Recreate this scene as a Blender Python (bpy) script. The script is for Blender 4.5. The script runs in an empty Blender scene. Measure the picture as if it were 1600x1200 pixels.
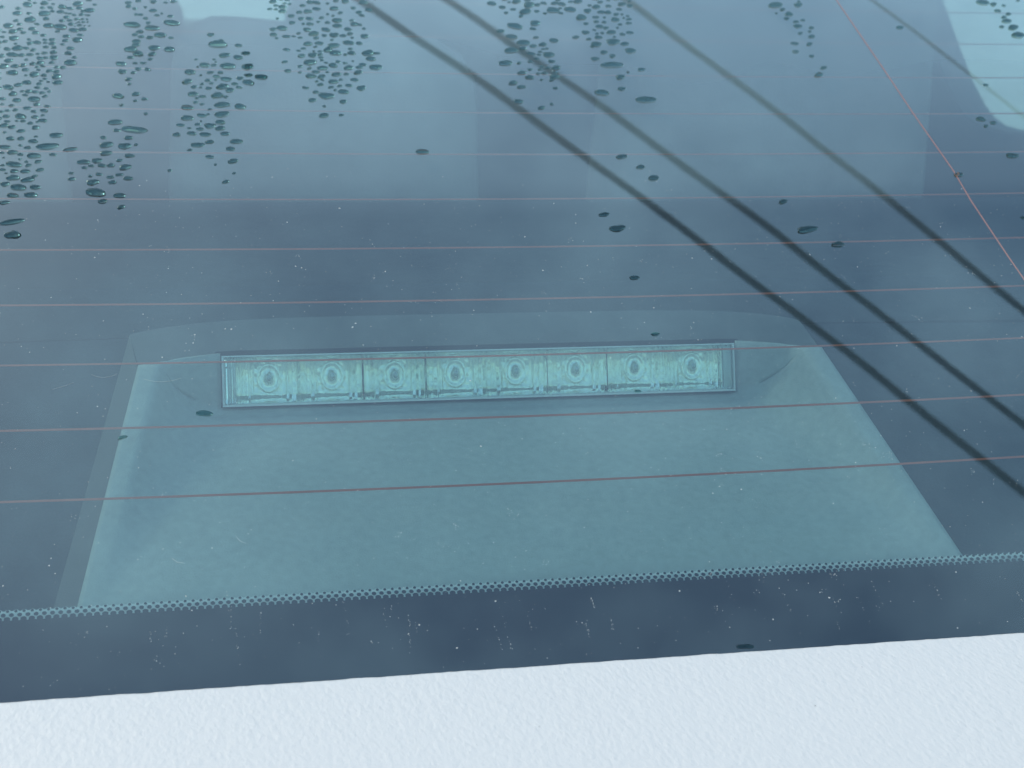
import bpy, bmesh, math, random
import numpy as np
from mathutils import Vector, Matrix

random.seed(11)
rng = np.random.default_rng(11)
scene = bpy.context.scene
col = scene.collection
rad = math.radians

# ---------------------------------------------------------------- camera
cam_data = bpy.data.cameras.new('camera')
cam = bpy.data.objects.new('camera', cam_data)
col.objects.link(cam)
CAM_R = Vector((0.97735, -0.20976, 0.02814))
CAM_U = Vector((0.02959, 0.26711, 0.96321))
CAM_B = Vector((-0.20956, -0.94055, 0.26727))
CAM_P = Vector((-0.1098, -0.4560, 1.2135))
m3 = Matrix((CAM_R, CAM_U, CAM_B)).transposed()
cam.matrix_world = Matrix.Translation(CAM_P) @ m3.to_4x4()
cam_data.sensor_width = 36.0
cam_data.lens = 52.66
cam_data.clip_start = 0.01
cam_data.clip_end = 3000.0
cam_data.dof.use_dof = True
cam_data.dof.focus_distance = 0.505
cam_data.dof.aperture_fstop = 26.0
scene.camera = cam

# ---------------------------------------------------------------- sky
SUN_EL, SUN_AZ = rad(45), rad(-46)          # azimuth from +Y towards +X
world = bpy.data.worlds.new('World')
scene.world = world
world.use_nodes = True
wn, wl = world.node_tree.nodes, world.node_tree.links
wn.clear()
w_out = wn.new('ShaderNodeOutputWorld')
w_bg = wn.new('ShaderNodeBackground')
w_sky = wn.new('ShaderNodeTexSky')
w_sky.sky_type = 'NISHITA'
w_sky.sun_disc = False
w_sky.sun_elevation = SUN_EL
w_sky.sun_rotation = SUN_AZ
w_sky.air_density = 2.0
w_sky.dust_density = 3.2
w_sky.ozone_density = 3.0
w_bg.inputs['Strength'].default_value = 0.15
# thin veil of cloud, drifting over the whole sky
w_tc = wn.new('ShaderNodeTexCoord')
w_no = wn.new('ShaderNodeTexNoise')
w_no.inputs['Scale'].default_value = 4.5
w_no.inputs['Detail'].default_value = 5.0
w_no.inputs['Roughness'].default_value = 0.55
w_rmp = wn.new('ShaderNodeMapRange')
w_rmp.inputs[1].default_value = 0.40
w_rmp.inputs[2].default_value = 0.70
w_rmp.inputs[3].default_value = 0.0
w_rmp.inputs[4].default_value = 0.48
w_mix = wn.new('ShaderNodeMixRGB')
w_mix.inputs[2].default_value = (6.5, 8.5, 9.8, 1)
w_map = wn.new('ShaderNodeMapping')
w_map.inputs['Location'].default_value = (3.7, 1.1, 0.6)
wl.new(w_tc.outputs['Generated'], w_map.inputs[0])
wl.new(w_map.outputs[0], w_no.inputs['Vector'])
wl.new(w_no.outputs['Fac'], w_rmp.inputs[0])
wl.new(w_rmp.outputs[0], w_mix.inputs[0])
wl.new(w_sky.outputs[0], w_mix.inputs[1])
wl.new(w_mix.outputs[0], w_bg.inputs['Color'])
wl.new(w_bg.outputs[0], w_out.inputs['Surface'])

# ---------------------------------------------------------------- sun behind the veil
sun_d = bpy.data.lights.new('sun', 'SUN')
sun_d.energy = 0.66
sun_d.angle = rad(11)
sun_d.color = (1.0, 0.90, 0.74)
sun = bpy.data.objects.new('sun', sun_d)
col.objects.link(sun)
sd = Vector((math.sin(SUN_AZ) * math.cos(SUN_EL), math.cos(SUN_AZ) * math.cos(SUN_EL), math.sin(SUN_EL)))
sun.rotation_euler = (-sd).to_track_quat('-Z', 'Y').to_euler()
sun.location = sd * 30

scene.view_settings.view_transform = 'Standard'
scene.view_settings.look = 'None'
scene.view_settings.exposure = 0.585
scene.view_settings.gamma = 1.0
scene.view_settings.use_curve_mapping = False
scene.cycles.max_bounces = 10
scene.cycles.transmission_bounces = 8
scene.cycles.diffuse_bounces = 2
scene.cycles.glossy_bounces = 6
scene.cycles.transparent_max_bounces = 14
scene.cycles.use_denoising = True
scene.cycles.use_adaptive_sampling = True
scene.cycles.adaptive_threshold = 0.012
scene.cycles.sample_clamp_indirect = 6.0

# ---------------------------------------------------------------- materials
def new_mat(name):
    m = bpy.data.materials.new(name)
    m.use_nodes = True
    nt = m.node_tree
    nt.nodes.clear()
    o = nt.nodes.new('ShaderNodeOutputMaterial')
    return m, nt, o

def principled(name, colour, rough=0.5, metal=0.0, spec=0.5, noise=None, bump=None, coat=0.0, streak=False):
    """noise=(scale, amount): mottled colour; bump=(scale, distance, detail)"""
    m, nt, o = new_mat(name)
    p = nt.nodes.new('ShaderNodeBsdfPrincipled')
    p.inputs['Base Color'].default_value = (*colour, 1)
    p.inputs['Roughness'].default_value = rough
    p.inputs['Metallic'].default_value = metal
    p.inputs['Specular IOR Level'].default_value = spec
    p.inputs['Coat Weight'].default_value = coat
    nt.links.new(p.outputs[0], o.inputs['Surface'])
    tc = nt.nodes.new('ShaderNodeTexCoord')
    if noise:
        n = nt.nodes.new('ShaderNodeTexNoise')
        n.inputs['Scale'].default_value = noise[0]
        n.inputs['Detail'].default_value = 6
        n.inputs['Roughness'].default_value = 0.6
        nt.links.new(tc.outputs['Object'], n.inputs['Vector'])
        mr = nt.nodes.new('ShaderNodeMapRange')
        mr.inputs[1].default_value = 0.3
        mr.inputs[2].default_value = 0.7
        mr.inputs[3].default_value = 1 - noise[1]
        mr.inputs[4].default_value = 1 + noise[1]
        nt.links.new(n.outputs['Fac'], mr.inputs[0])
        mx = nt.nodes.new('ShaderNodeVectorMath')
        mx.operation = 'SCALE'
        mx.inputs[0].default_value = colour
        nt.links.new(mr.outputs[0], mx.inputs['Scale'])
        nt.links.new(mx.outputs[0], p.inputs['Base Color'])
    if streak:
        # moulded vertical striae and small facets of the mirror
        mp = nt.nodes.new('ShaderNodeMapping')
        mp.inputs['Scale'].default_value = (900, 900, 170)
        gp = nt.nodes.new('ShaderNodeNewGeometry')
        nt.links.new(gp.outputs['Position'], mp.inputs[0])
        n = nt.nodes.new('ShaderNodeTexNoise')
        n.inputs['Scale'].default_value = 1.0
        n.inputs['Detail'].default_value = 3
        n.inputs['Distortion'].default_value = 0.5
        nt.links.new(mp.outputs[0], n.inputs['Vector'])
        b = nt.nodes.new('ShaderNodeBump')
        b.inputs['Distance'].default_value = 0.0006
        nt.links.new(n.outputs['Fac'], b.inputs['Height'])
        nt.links.new(b.outputs[0], p.inputs['Normal'])
    if bump:
        n = nt.nodes.new('ShaderNodeTexNoise')
        n.inputs['Scale'].default_value = bump[0]
        n.inputs['Detail'].default_value = bump[2]
        nt.links.new(tc.outputs['Object'], n.inputs['Vector'])
        b = nt.nodes.new('ShaderNodeBump')
        b.inputs['Distance'].default_value = bump[1]
        b.inputs['Strength'].default_value = 1.0
        nt.links.new(n.outputs['Fac'], b.inputs['Height'])
        nt.links.new(b.outputs[0], p.inputs['Normal'])
    return m

MIST_LOW, MIST_MID, MIST_HIGH = 0.032, 0.15, 0.36
def pane_mat(name, tint, film=0.0, mist=False):
    """one face of a glass pane: Fresnel reflection over clear transmission; the same from both sides"""
    m, nt, o = new_mat(name)
    N, L = nt.nodes, nt.links
    geo = N.new('ShaderNodeNewGeometry')
    ior = N.new('ShaderNodeMapRange')
    ior.inputs[3].default_value = 1.65
    ior.inputs[4].default_value = 1 / 1.65
    L.new(geo.outputs['Backfacing'], ior.inputs[0])
    fr = N.new('ShaderNodeFresnel')
    L.new(ior.outputs[0], fr.inputs['IOR'])
    tr = N.new('ShaderNodeBsdfTransparent')
    tr.inputs[0].default_value = (*tint, 1)
    gl = N.new('ShaderNodeBsdfGlossy')
    gl.inputs['Roughness'].default_value = 0.0
    gl.inputs['Color'].default_value = (0.69, 0.90, 1, 1)   # blue sheen of sun-control glazing
    if film or mist:
        # faint roller-wave of toughened glass, microns deep
        wt = N.new('ShaderNodeTexCoord')
        wv = N.new('ShaderNodeTexNoise')
        wv.inputs['Scale'].default_value = 16
        wv.inputs['Detail'].default_value = 0
        L.new(wt.outputs['Object'], wv.inputs['Vector'])
        wb = N.new('ShaderNodeBump')
        wb.inputs['Distance'].default_value = 0.00005
        L.new(wv.outputs['Fac'], wb.inputs['Height'])
        L.new(wb.outputs[0], gl.inputs['Normal'])
    mx = N.new('ShaderNodeMixShader')
    # light mirrored by both faces of the thin pane, seen as one: 2F / (1 + F)
    f2 = N.new('ShaderNodeMath'); f2.operation = 'MULTIPLY'; f2.inputs[1].default_value = 2.0
    f3 = N.new('ShaderNodeMath'); f3.operation = 'ADD'; f3.inputs[1].default_value = 1.0
    f4 = N.new('ShaderNodeMath'); f4.operation = 'DIVIDE'
    L.new(fr.outputs[0], f2.inputs[0])
    L.new(fr.outputs[0], f3.inputs[0])
    L.new(f2.outputs[0], f4.inputs[0])
    L.new(f3.outputs[0], f4.inputs[1])
    L.new(f4.outputs[0], mx.inputs[0])
    L.new(tr.outputs[0], mx.inputs[1])
    L.new(gl.outputs[0], mx.inputs[2])
    last = tr if mist else mx
    if film:
        tc = N.new('ShaderNodeTexCoord')
        n1 = N.new('ShaderNodeTexNoise')
        n1.inputs['Scale'].default_value = 9
        n1.inputs['Detail'].default_value = 3
        n1.inputs['Roughness'].default_value = 0.62
        L.new(tc.outputs['Object'], n1.inputs['Vector'])
        mr = N.new('ShaderNodeMapRange')
        mr.inputs[1].default_value = 0.35
        mr.inputs[2].default_value = 0.75
        mr.inputs[3].default_value = film * 0.3
        mr.inputs[4].default_value = film * 1.8
        L.new(n1.outputs['Fac'], mr.inputs[0])
        df = N.new('ShaderNodeBsdfDiffuse')
        df.inputs[0].default_value = (0.62, 0.64, 0.66, 1)
        m2 = N.new('ShaderNodeMixShader')
        L.new(mr.outputs[0], m2.inputs[0])
        L.new(mx.outputs[0], m2.inputs[1])
        L.new(df.outputs[0], m2.inputs[2])
        last = m2
    if mist:
        # breath-like condensation on the inside, thicker towards the top of the window
        tc = N.new('ShaderNodeTexCoord')
        sp = N.new('ShaderNodeSeparateXYZ')
        L.new(tc.outputs['Object'], sp.inputs[0])
        g1 = N.new('ShaderNodeMapRange')
        g1.inputs[1].default_value = 1.118
        g1.inputs[2].default_value = 1.130
        g1.inputs[3].default_value = MIST_LOW
        g1.inputs[4].default_value = MIST_MID
        L.new(sp.outputs['Z'], g1.inputs[0])
        g2 = N.new('ShaderNodeMapRange')
        g2.inputs[1].default_value = 1.130
        g2.inputs[2].default_value = 1.205
        g2.inputs[3].default_value = 0.0
        g2.inputs[4].default_value = MIST_HIGH - MIST_MID
        L.new(sp.outputs['Z'], g2.inputs[0])
        ga = N.new('ShaderNodeMath')
        L.new(g1.outputs[0], ga.inputs[0])
        L.new(g2.outputs[0], ga.inputs[1])
        g1 = ga
        n1 = N.new('ShaderNodeTexNoise')
        n1.inputs['Scale'].default_value = 7
        n1.inputs['Detail'].default_value = 1
        L.new(tc.outputs['Object'], n1.inputs['Vector'])
        mr = N.new('ShaderNodeMapRange')
        mr.inputs[1].default_value = 0.3
        mr.inputs[2].default_value = 0.7
        mr.inputs[3].default_value = 0.8
        mr.inputs[4].default_value = 1.2
        L.new(n1.outputs['Fac'], mr.inputs[0])
        mu = N.new('ShaderNodeMath')
        mu.operation = 'MULTIPLY'
        L.new(g1.outputs[0], mu.inputs[0])
        L.new(mr.outputs[0], mu.inputs[1])
        df = N.new('ShaderNodeBsdfDiffuse')
        df.inputs[0].default_value = (0.49, 0.63, 0.63, 1)
        m2 = N.new('ShaderNodeMixShader')
        L.new(mu.outputs[0], m2.inputs[0])
        L.new(last.outputs[0], m2.inputs[1])
        L.new(df.outputs[0], m2.inputs[2])
        last = m2
    L.new(last.outputs[0], o.inputs['Surface'])
    return m

def glass_mat(name, colour, ior, rough=0.0, milk=0.0):
    m, nt, o = new_mat(name)
    g = nt.nodes.new('ShaderNodeBsdfGlass')
    g.inputs['Color'].default_value = (*colour, 1)
    g.inputs['IOR'].default_value = ior
    g.inputs['Roughness'].default_value = rough
    if milk:
        # moulded prisms scatter part of the light
        d = nt.nodes.new('ShaderNodeBsdfDiffuse')
        d.inputs[0].default_value = (0.88, 0.92, 0.88, 1)
        tc = nt.nodes.new('ShaderNodeTexCoord')
        mp = nt.nodes.new('ShaderNodeMapping')
        mp.inputs['Scale'].default_value = (650, 650, 130)
        nt.links.new(tc.outputs['Object'], mp.inputs[0])
        n = nt.nodes.new('ShaderNodeTexNoise')
        n.inputs['Scale'].default_value = 1.0
        n.inputs['Detail'].default_value = 4
        nt.links.new(mp.outputs[0], n.inputs['Vector'])
        r = nt.nodes.new('ShaderNodeMapRange')
        r.inputs[1].default_value = 0.4
        r.inputs[2].default_value = 0.72
        r.inputs[3].default_value = milk * 0.35
        r.inputs[4].default_value = milk * 2.6
        nt.links.new(n.outputs['Fac'], r.inputs[0])
        x = nt.nodes.new('ShaderNodeMixShader')
        nt.links.new(r.outputs[0], x.inputs[0])
        nt.links.new(g.outputs[0], x.inputs[1])
        nt.links.new(d.outputs[0], x.inputs[2])
        g = x
    nt.links.new(g.outputs[0], o.inputs['Surface'])
    return m

M_OUT = pane_mat('pane_outer', (1, 1, 1), film=0.012)
M_IN = pane_mat('pane_inner', (0.60, 0.78, 0.77), mist=True)
M_SIDE = pane_mat('side_pane', (0.60, 0.80, 0.78))
M_EDGE = principled('pane_edge', (0.05, 0.16, 0.13), 0.2)
M_WATER = glass_mat('water', (0.47, 0.61, 0.63), 1.33)  # dark tint stands in for light the drops lose to inner reflection
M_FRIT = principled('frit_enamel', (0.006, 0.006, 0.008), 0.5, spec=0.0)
M_STRIP = principled('pale_backing', (0.60, 0.61, 0.60), 0.7, spec=0.2)
M_HEAT = principled('heater_print', (0.40, 0.095, 0.05), 0.6, spec=0.2, noise=(60, 0.12))
M_ANT = principled('antenna_print', (0.44, 0.16, 0.075), 0.6, spec=0.2)
M_PLASTIC = principled('grey_plastic', (0.315, 0.345, 0.33), 0.62, spec=0.3, noise=(330, 0.10), bump=(1700, 0.0002, 3))
M_DARKPL = principled('dark_cover_plastic', (0.075, 0.08, 0.08), 0.6, spec=0.3, noise=(200, 0.12), bump=(1700, 0.0002, 3))  # darker tone of the housing plastic, for skirt and hood
M_SHELF = principled('shelf_cloth', (0.034, 0.038, 0.042), 0.95, spec=0.1, noise=(140, 0.25), bump=(900, 0.0004, 4))
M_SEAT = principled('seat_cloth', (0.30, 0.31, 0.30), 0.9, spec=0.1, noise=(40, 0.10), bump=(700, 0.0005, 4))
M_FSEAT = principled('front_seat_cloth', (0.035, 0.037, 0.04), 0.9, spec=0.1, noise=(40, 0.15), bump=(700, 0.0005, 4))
M_TRIM = principled('cabin_trim', (0.05, 0.052, 0.055), 0.8, spec=0.2, noise=(30, 0.1))
M_CHROME = principled('mirror_coating', (1.0, 1.0, 0.92), 0.12, metal=0.88, streak=True)
M_LED = principled('led_resin', (0.80, 0.84, 0.72), 0.1, spec=0.6)
M_GLINT = principled('glint_mirror', (1.0, 1.0, 0.97), 0.06, metal=0.9)
M_LEDR = principled('led_ring', (0.45, 0.50, 0.48), 0.2, metal=0.6)
M_LENS = glass_mat('clear_lens', (0.96, 1.0, 0.99), 1.49)
M_FRAME = principled('lens_frame', (0.72, 0.76, 0.75), 0.3, spec=0.6)
M_CABLE = principled('cable_rubber', (0.12, 0.18, 0.26), 0.6)
M_GROUND = principled('pale_concrete', (0.42, 0.42, 0.40), 0.9, noise=(0.7, 0.15))
M_DUST = principled('dust', (0.58, 0.58, 0.56), 0.9, spec=0.1)
M_LINT = principled('lint', (0.55, 0.56, 0.56), 0.9, spec=0.1)
M_GRIT = principled('grit', (0.05, 0.05, 0.05), 0.9, spec=0.1)

def paint_mat():
    m, nt, o = new_mat('white_paint')
    N, L = nt.nodes, nt.links
    p = N.new('ShaderNodeBsdfPrincipled')
    p.inputs['Base Color'].default_value = (0.555, 0.56, 0.55, 1)
    p.inputs['Roughness'].default_value = 0.32
    p.inputs['Specular IOR Level'].default_value = 0.5
    tc = N.new('ShaderNodeTexCoord')
    mp = N.new('ShaderNodeMapping')
    mp.inputs['Scale'].default_value = (1, 0.55, 1)
    L.new(tc.outputs['Object'], mp.inputs[0])
    n1 = N.new('ShaderNodeTexNoise')
    n1.inputs['Scale'].default_value = 680
    n1.inputs['Detail'].default_value = 2.5
    n1.inputs['Distortion'].default_value = 0.6
    v1 = N.new('ShaderNodeTexVoronoi')
    v1.feature = 'SMOOTH_F1'
    v1.inputs['Scale'].default_value = 640
    v1.inputs['Smoothness'].default_value = 0.8
    for n in (n1, v1):
        L.new(mp.outputs[0], n.inputs['Vector'])
    ad = N.new('ShaderNodeMath')
    ad.operation = 'SUBTRACT'
    L.new(n1.outputs['Fac'], ad.inputs[0])
    L.new(v1.outputs['Distance'], ad.inputs[1])
    b = N.new('ShaderNodeBump')
    b.inputs['Distance'].default_value = 0.00015
    b.inputs['Strength'].default_value = 1.0
    L.new(ad.outputs[0], b.inputs['Height'])
    L.new(b.outputs[0], p.inputs['Normal'])
    L.new(p.outputs[0], o.inputs['Surface'])
    return m
M_PAINT = paint_mat()

# ---------------------------------------------------------------- helpers
def mesh_obj(name, verts, faces, mat, parent=None, smooth=False, mats=None, fmat=None):
    me = bpy.data.meshes.new(name)
    me.from_pydata([tuple(v) for v in verts], [], faces)
    for mm in (mats or [mat]):
        me.materials.append(mm)
    if fmat is not None:
        me.polygons.foreach_set('material_index', fmat)
    if smooth:
        me.polygons.foreach_set('use_smooth', [True] * len(me.polygons))
    me.update()
    ob = bpy.data.objects.new(name, me)
    col.objects.link(ob)
    if parent:
        ob.parent = parent
    return ob

def fix_normals(ob):
    bm = bmesh.new()
    bm.from_mesh(ob.data)
    bmesh.ops.recalc_face_normals(bm, faces=bm.faces)
    bm.to_mesh(ob.data)
    bm.free()

def bevel(ob, w, seg=2):
    bm = bmesh.new()
    bm.from_mesh(ob.data)
    bmesh.ops.recalc_face_normals(bm, faces=bm.faces)
    bmesh.ops.bevel(bm, geom=bm.edges[:], offset=w, segments=seg, affect='EDGES', profile=0.6)
    bm.to_mesh(ob.data)
    bm.free()
    ob.data.polygons.foreach_set('use_smooth', [True] * len(ob.data.polygons))

def tag(ob, label=None, cat=None, group=None, kind=None):
    if label: ob['label'] = label
    if cat: ob['category'] = cat
    if group: ob['group'] = group
    if kind: ob['kind'] = kind
    return ob

class Buf:
    def __init__(self):
        self.v, self.f = [], []
    def quad_strip(self, a, b):
        n = len(self.v)
        k = len(a)
        self.v += list(a) + list(b)
        self.f += [(n + i, n + i + 1, n + k + i + 1, n + k + i) for i in range(k - 1)]
    def box(self, c8):
        n = len(self.v)
        self.v += c8
        self.f += [(n, n+3, n+2, n+1), (n+4, n+5, n+6, n+7), (n, n+1, n+5, n+4), (n+1, n+2, n+6, n+5), (n+2, n+3, n+7, n+6), (n+3, n, n+4, n+7)]
    def axbox(self, x0, x1, y0, y1, z0, z1):
        self.box([Vector(p) for p in ((x0,y0,z0),(x1,y0,z0),(x1,y1,z0),(x0,y1,z0),(x0,y0,z1),(x1,y0,z1),(x1,y1,z1),(x0,y1,z1))])
    def grid(self, P):
        n = len(self.v)
        r, c = len(P), len(P[0])
        for row in P: self.v += row
        self.f += [(n+i*c+j, n+i*c+j+1, n+(i+1)*c+j+1, n+(i+1)*c+j) for i in range(r-1) for j in range(c-1)]
    def build(self, name, mat, parent=None, smooth=False):
        return mesh_obj(name, self.v, self.f, mat, parent, smooth)

# glass frame: u across the car, v up the slope, d = depth below the outer face
SL = rad(30)
CS, SN = math.cos(SL), math.sin(SL)
ORG = Vector((0, 0, 1.05))
KU, KV = 0.05, 0.08
def G(u, v, d=0.0):
    w = -KU * u * u / 2 - KV * v * v / 2 - d
    return Vector((u, v * CS - w * SN, v * SN + w * CS)) + ORG
def Gn(u, v):
    n = Vector((KU * u, KV * v, 1)).normalized()
    return Vector((n.x, n.y * CS - n.z * SN, n.y * SN + n.z * CS))
GX = Vector((1, 0, 0))
GV = Vector((0, CS, SN))
GN = Vector((0, -SN, CS))
LINE_STEP, LINE_V0, BOW = 0.03034, 0.0031, 0.0778
GLASS_T = 0.0035

# ================================================================ ground
gb = Buf()
gb.v = [Vector(p) for p in ((-900,-900,0),(900,-900,0),(900,900,0),(-900,900,0))]
gb.f = [(0, 1, 2, 3)]
tag(gb.build('ground', M_GROUND), kind='structure')

# ================================================================ the car
car = bpy.data.objects.new('car', None)
col.objects.link(car)
car.empty_display_size = 0.2
tag(car, 'white car with wet, dusty rear window and clear high brake light behind it', 'car')

# ---- rear window: slab with an outer and an inner face
U0, U1, V0, V1 = -0.60, 0.60, -0.105, 0.58
nu, nv = 36, 24
us = [U0 + (U1 - U0) * i / nu for i in range(nu + 1)]
vs = [V0 + (V1 - V0) * j / nv for j in range(nv + 1)]
verts = [G(u, v, 0) for v in vs for u in us] + [G(u, v, GLASS_T) for v in vs for u in us]
faces, fm = [], []
c = nu + 1
off = c * (nv + 1)
for j in range(nv):
    for i in range(nu):
        a = j * c + i
        faces.append((a, a + 1, a + c + 1, a + c)); fm.append(0)
        faces.append((off + a, off + a + c, off + a + c + 1, off + a + 1)); fm.append(1)
for i in range(nu):
    faces.append((i, off + i, off + i + 1, i + 1)); fm.append(2)
    a = nv * c + i
    faces.append((a, a + 1, off + a + 1, off + a)); fm.append(2)
for j in range(nv):
    a = j * c
    faces.append((a, a + c, off + a + c, off + a)); fm.append(2)
    a = j * c + nu
    faces.append((a, off + a, off + a + c, a + c)); fm.append(2)
window = mesh_obj('rear_window', verts, faces, None, car, True, [M_OUT, M_IN, M_EDGE], fm)
window['label'] = 'sloping tinted rear window with fine brown heating lines and black dotted border'

def print_strip(name, pts_uv, w, mat, d0, parent, th=0.00012):
    """a thin printed line on the inner face of the glass"""
    b = Buf()
    top_a, top_b, bot_a, bot_b = [], [], [], []
    n = len(pts_uv)
    for i, (u, v) in enumerate(pts_uv):
        p0 = pts_uv[max(i - 1, 0)]
        p1 = pts_uv[min(i + 1, n - 1)]
        t = Vector((p1[0] - p0[0], p1[1] - p0[1])).normalized()
        nx, ny = -t.y * w / 2, t.x * w / 2
        top_a.append(G(u + nx, v + ny, d0)); top_b.append(G(u - nx, v - ny, d0))
        bot_a.append(G(u + nx, v + ny, d0 + th)); bot_b.append(G(u - nx, v - ny, d0 + th))
    b.quad_strip(top_b, top_a)
    b.quad_strip(bot_a, bot_b)
    b.quad_strip(top_a, bot_a)
    b.quad_strip(bot_b, top_b)
    return b.build(name, mat, parent)

for n in range(0, 18):
    pts = [(-0.56 + 1.12 * i / 40, LINE_V0 + n * LINE_STEP + BOW * (-0.56 + 1.12 * i / 40) ** 2) for i in range(41)]
    pts = [p for p in pts if p[1] < 0.57]
    w = 0.00088 + 0.00005 * math.sin(n * 2.3)
    print_strip('heating_line', pts, w, M_HEAT, GLASS_T + 0.0003, window)
ant = print_strip('antenna_line', [(0.2265, 0.0920), (0.2260, 0.1013), (0.2251, 0.1159), (0.2237, 0.1533), (0.2241, 0.1745), (0.2217, 0.2187), (0.2208, 0.2507), (0.2183, 0.3198), (0.2140, 0.40), (0.2100, 0.48), (0.206, 0.56)], 0.00062, M_ANT, GLASS_T - 0.0004, window)
ant['label'] = 'thin orange antenna line running up across the heating lines'

# frit: solid black enamel band, three rows of growing dots, pale strip behind the dots
def frit_v(u, v): return v + 0.01 * u * u - 0.0011 * u
fus = [-0.56 + 1.12 * i / 60 for i in range(61)]
b = Buf()
b.grid([[G(u, frit_v(u, v), GLASS_T + 0.0003) for u in fus] for v in (-0.1035, -0.08, -0.06, -0.0406)])
b.build('frit_band', M_FRIT, window)
PITCH = 0.002314
def discs(name, rows, d0, mat, seg):
    b = Buf()
    for v0, r, sh in rows:
        k = int(0.55 / PITCH)
        for i in range(-k, k + 1):
            u = (i + sh) * PITCH
            n = len(b.v)
            for s in range(seg):
                a = 2 * math.pi * s / seg
                uu = u + r * math.cos(a)
                b.v.append(G(uu, frit_v(u, v0) + r * math.sin(a), d0))
            b.f.append(tuple(range(n, n + seg)))
    return b.build(name, mat, window)
ROWS = [(-0.0373, 0.00049, 0.0), (-0.03865, 0.00070, 0.5), (-0.0402, 0.00092, 0.0)]
tag(discs('frit_dots', ROWS, GLASS_T + 0.0003, M_FRIT, 14), kind='stuff')
b = Buf()
b.grid([[G(u, frit_v(u, v), GLASS_T + 0.0008) for u in fus] for v in (-0.0470, -0.0369)])
b.build('edge_strip', M_STRIP, window)
tag(discs('edge_strip_scallops', [(-0.03735, 0.00092, 0.0)], GLASS_T + 0.0008 - 0.00008, M_STRIP, 12), kind='stuff')

# ---- boot lid
LE = G(0, -0.0731, -0.004)                   # its upper front edge
prof = []
for k in range(7):                            # rolled edge
    a = rad(15 * k)
    prof.append((LE.y - 0.0022 + 0.0022 * math.cos(a), LE.z - 0.0022 + 0.0022 * math.sin(a)))
prof = [(LE.y - 0.0006, LE.z - 0.011), (LE.y, LE.z - 0.006)] + prof
yy, zz, ang = prof[-1][0], prof[-1][1], rad(2.5)
steps = [0.0008] * 5 + [0.0012] * 70 + [0.004] * 10 + [0.02] * 8 + [0.04] * 5
for st in steps:
    yy -= st * math.cos(ang); zz -= st * math.sin(ang)
    prof.append((yy, zz))
    ang += rad(0.03) * st / 0.0012
xs = [-0.55 + 0.35 * i / 20 for i in range(20)] + [-0.20 + 0.42 * i / 420 for i in range(421)] + [0.22 + 0.33 * (i + 1) / 20 for i in range(20)]
nx_, np_ = len(xs), len(prof)
# gentle uneven relief of the wet paint along the edge
def smooth_noise(n, m, k):
    a = rng.normal(size=(n, m))
    ker = np.hanning(k + 2)[1:-1]; ker /= ker.sum()
    a = np.apply_along_axis(lambda r: np.convolve(r, ker, 'same'), 1, a)
    a = np.apply_along_axis(lambda r: np.convolve(r, ker, 'same'), 0, a)
    return a / a.std()
rel = smooth_noise(np_, nx_, 3) * 0.00003
beads = np.zeros(nx_)
for i in range(34):
    c0 = rng.integers(20, nx_ - 20); wd = rng.uniform(1.2, 4.0); hh = rng.uniform(0.03, 0.22) * 0.001
    beads = np.maximum(beads, hh * np.exp(-((np.arange(nx_) - c0) / wd) ** 2))
P = []
for j, (py, pz) in enumerate(prof):
    row = []
    for i, x in enumerate(xs):
        k = math.exp(-((j - 6) / 3.0) ** 2)
        row.append(Vector((x, py - 0.0052 * x + k * beads[i] * 0.6, pz + rel[j, i] + k * beads[i] * 0.5)))
    P.append(row)
b = Buf()
b.grid(P)
lid = b.build('boot_lid', M_PAINT, car, True)
fix_normals(lid)
lid['label'] = 'white boot lid with a finely rippled wet surface'

# ---- high brake light: dished tray under the glass, lens at its upper end
RIM_D, VB, VT, UB, UT = 0.0085, -0.0490, 0.0685, 0.1477, 0.1276
DEEP = 0.0255
def sstep(x):
    x = min(max(x, 0), 1)
    return x * x * (3 - 2 * x)
def tray_S(u_abs, ur, b_):
    wall = 0.004 + 0.0245 * max((b_ - 0.12) / 0.88, 0) ** 0.9
    t = min(max((ur - 0.0055 - u_abs) / wall, 0), 1)
    p = 1.25 + 1.1 * b_ * b_                  # hollow flank, flat towards the floor
    return sstep(t / 0.25) * (1 - (1 - t) ** p) if t < 0.25 else 1 - (1 - t) ** p
def tray_pt(a, b_):
    ur = UB + (UT - UB) * b_
    u = a * ur
    S = tray_S(abs(u), ur, b_)
    dep = DEEP * max((b_ - 0.12) / 0.88, 0) ** 1.3 * S
    # shallow groove just below the lens
    dep += 0.0012 * math.exp(-((b_ - 0.965) / 0.018) ** 2) * S
    v = VB + (VT - VB) * b_ + 0.002 * b_ * S + BOW * u * u * 0.3
    return u, v, RIM_D + dep, S
As = [math.sin((i / 120 - 0.5) * math.pi) * 0.25 + (i / 120 * 2 - 1) * 0.75 for i in range(121)]
Bs = [j / 80 for j in range(81)]
TOP_V, TOP_D = 0.0840, 0.0190
P = [[G(*tray_pt(a, bb)[:3]) for a in As] for bb in Bs]
toprow = []
for a in As:
    u = a * UT
    S = min(max((UT - abs(u)) / (UT - 0.0985), 0), 1)
    toprow.append((u, VT + 0.0003 + (TOP_V - VT) * S, RIM_D - 0.0002 + (TOP_D - RIM_D) * S))
b = Buf()
b.grid(P)
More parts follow.
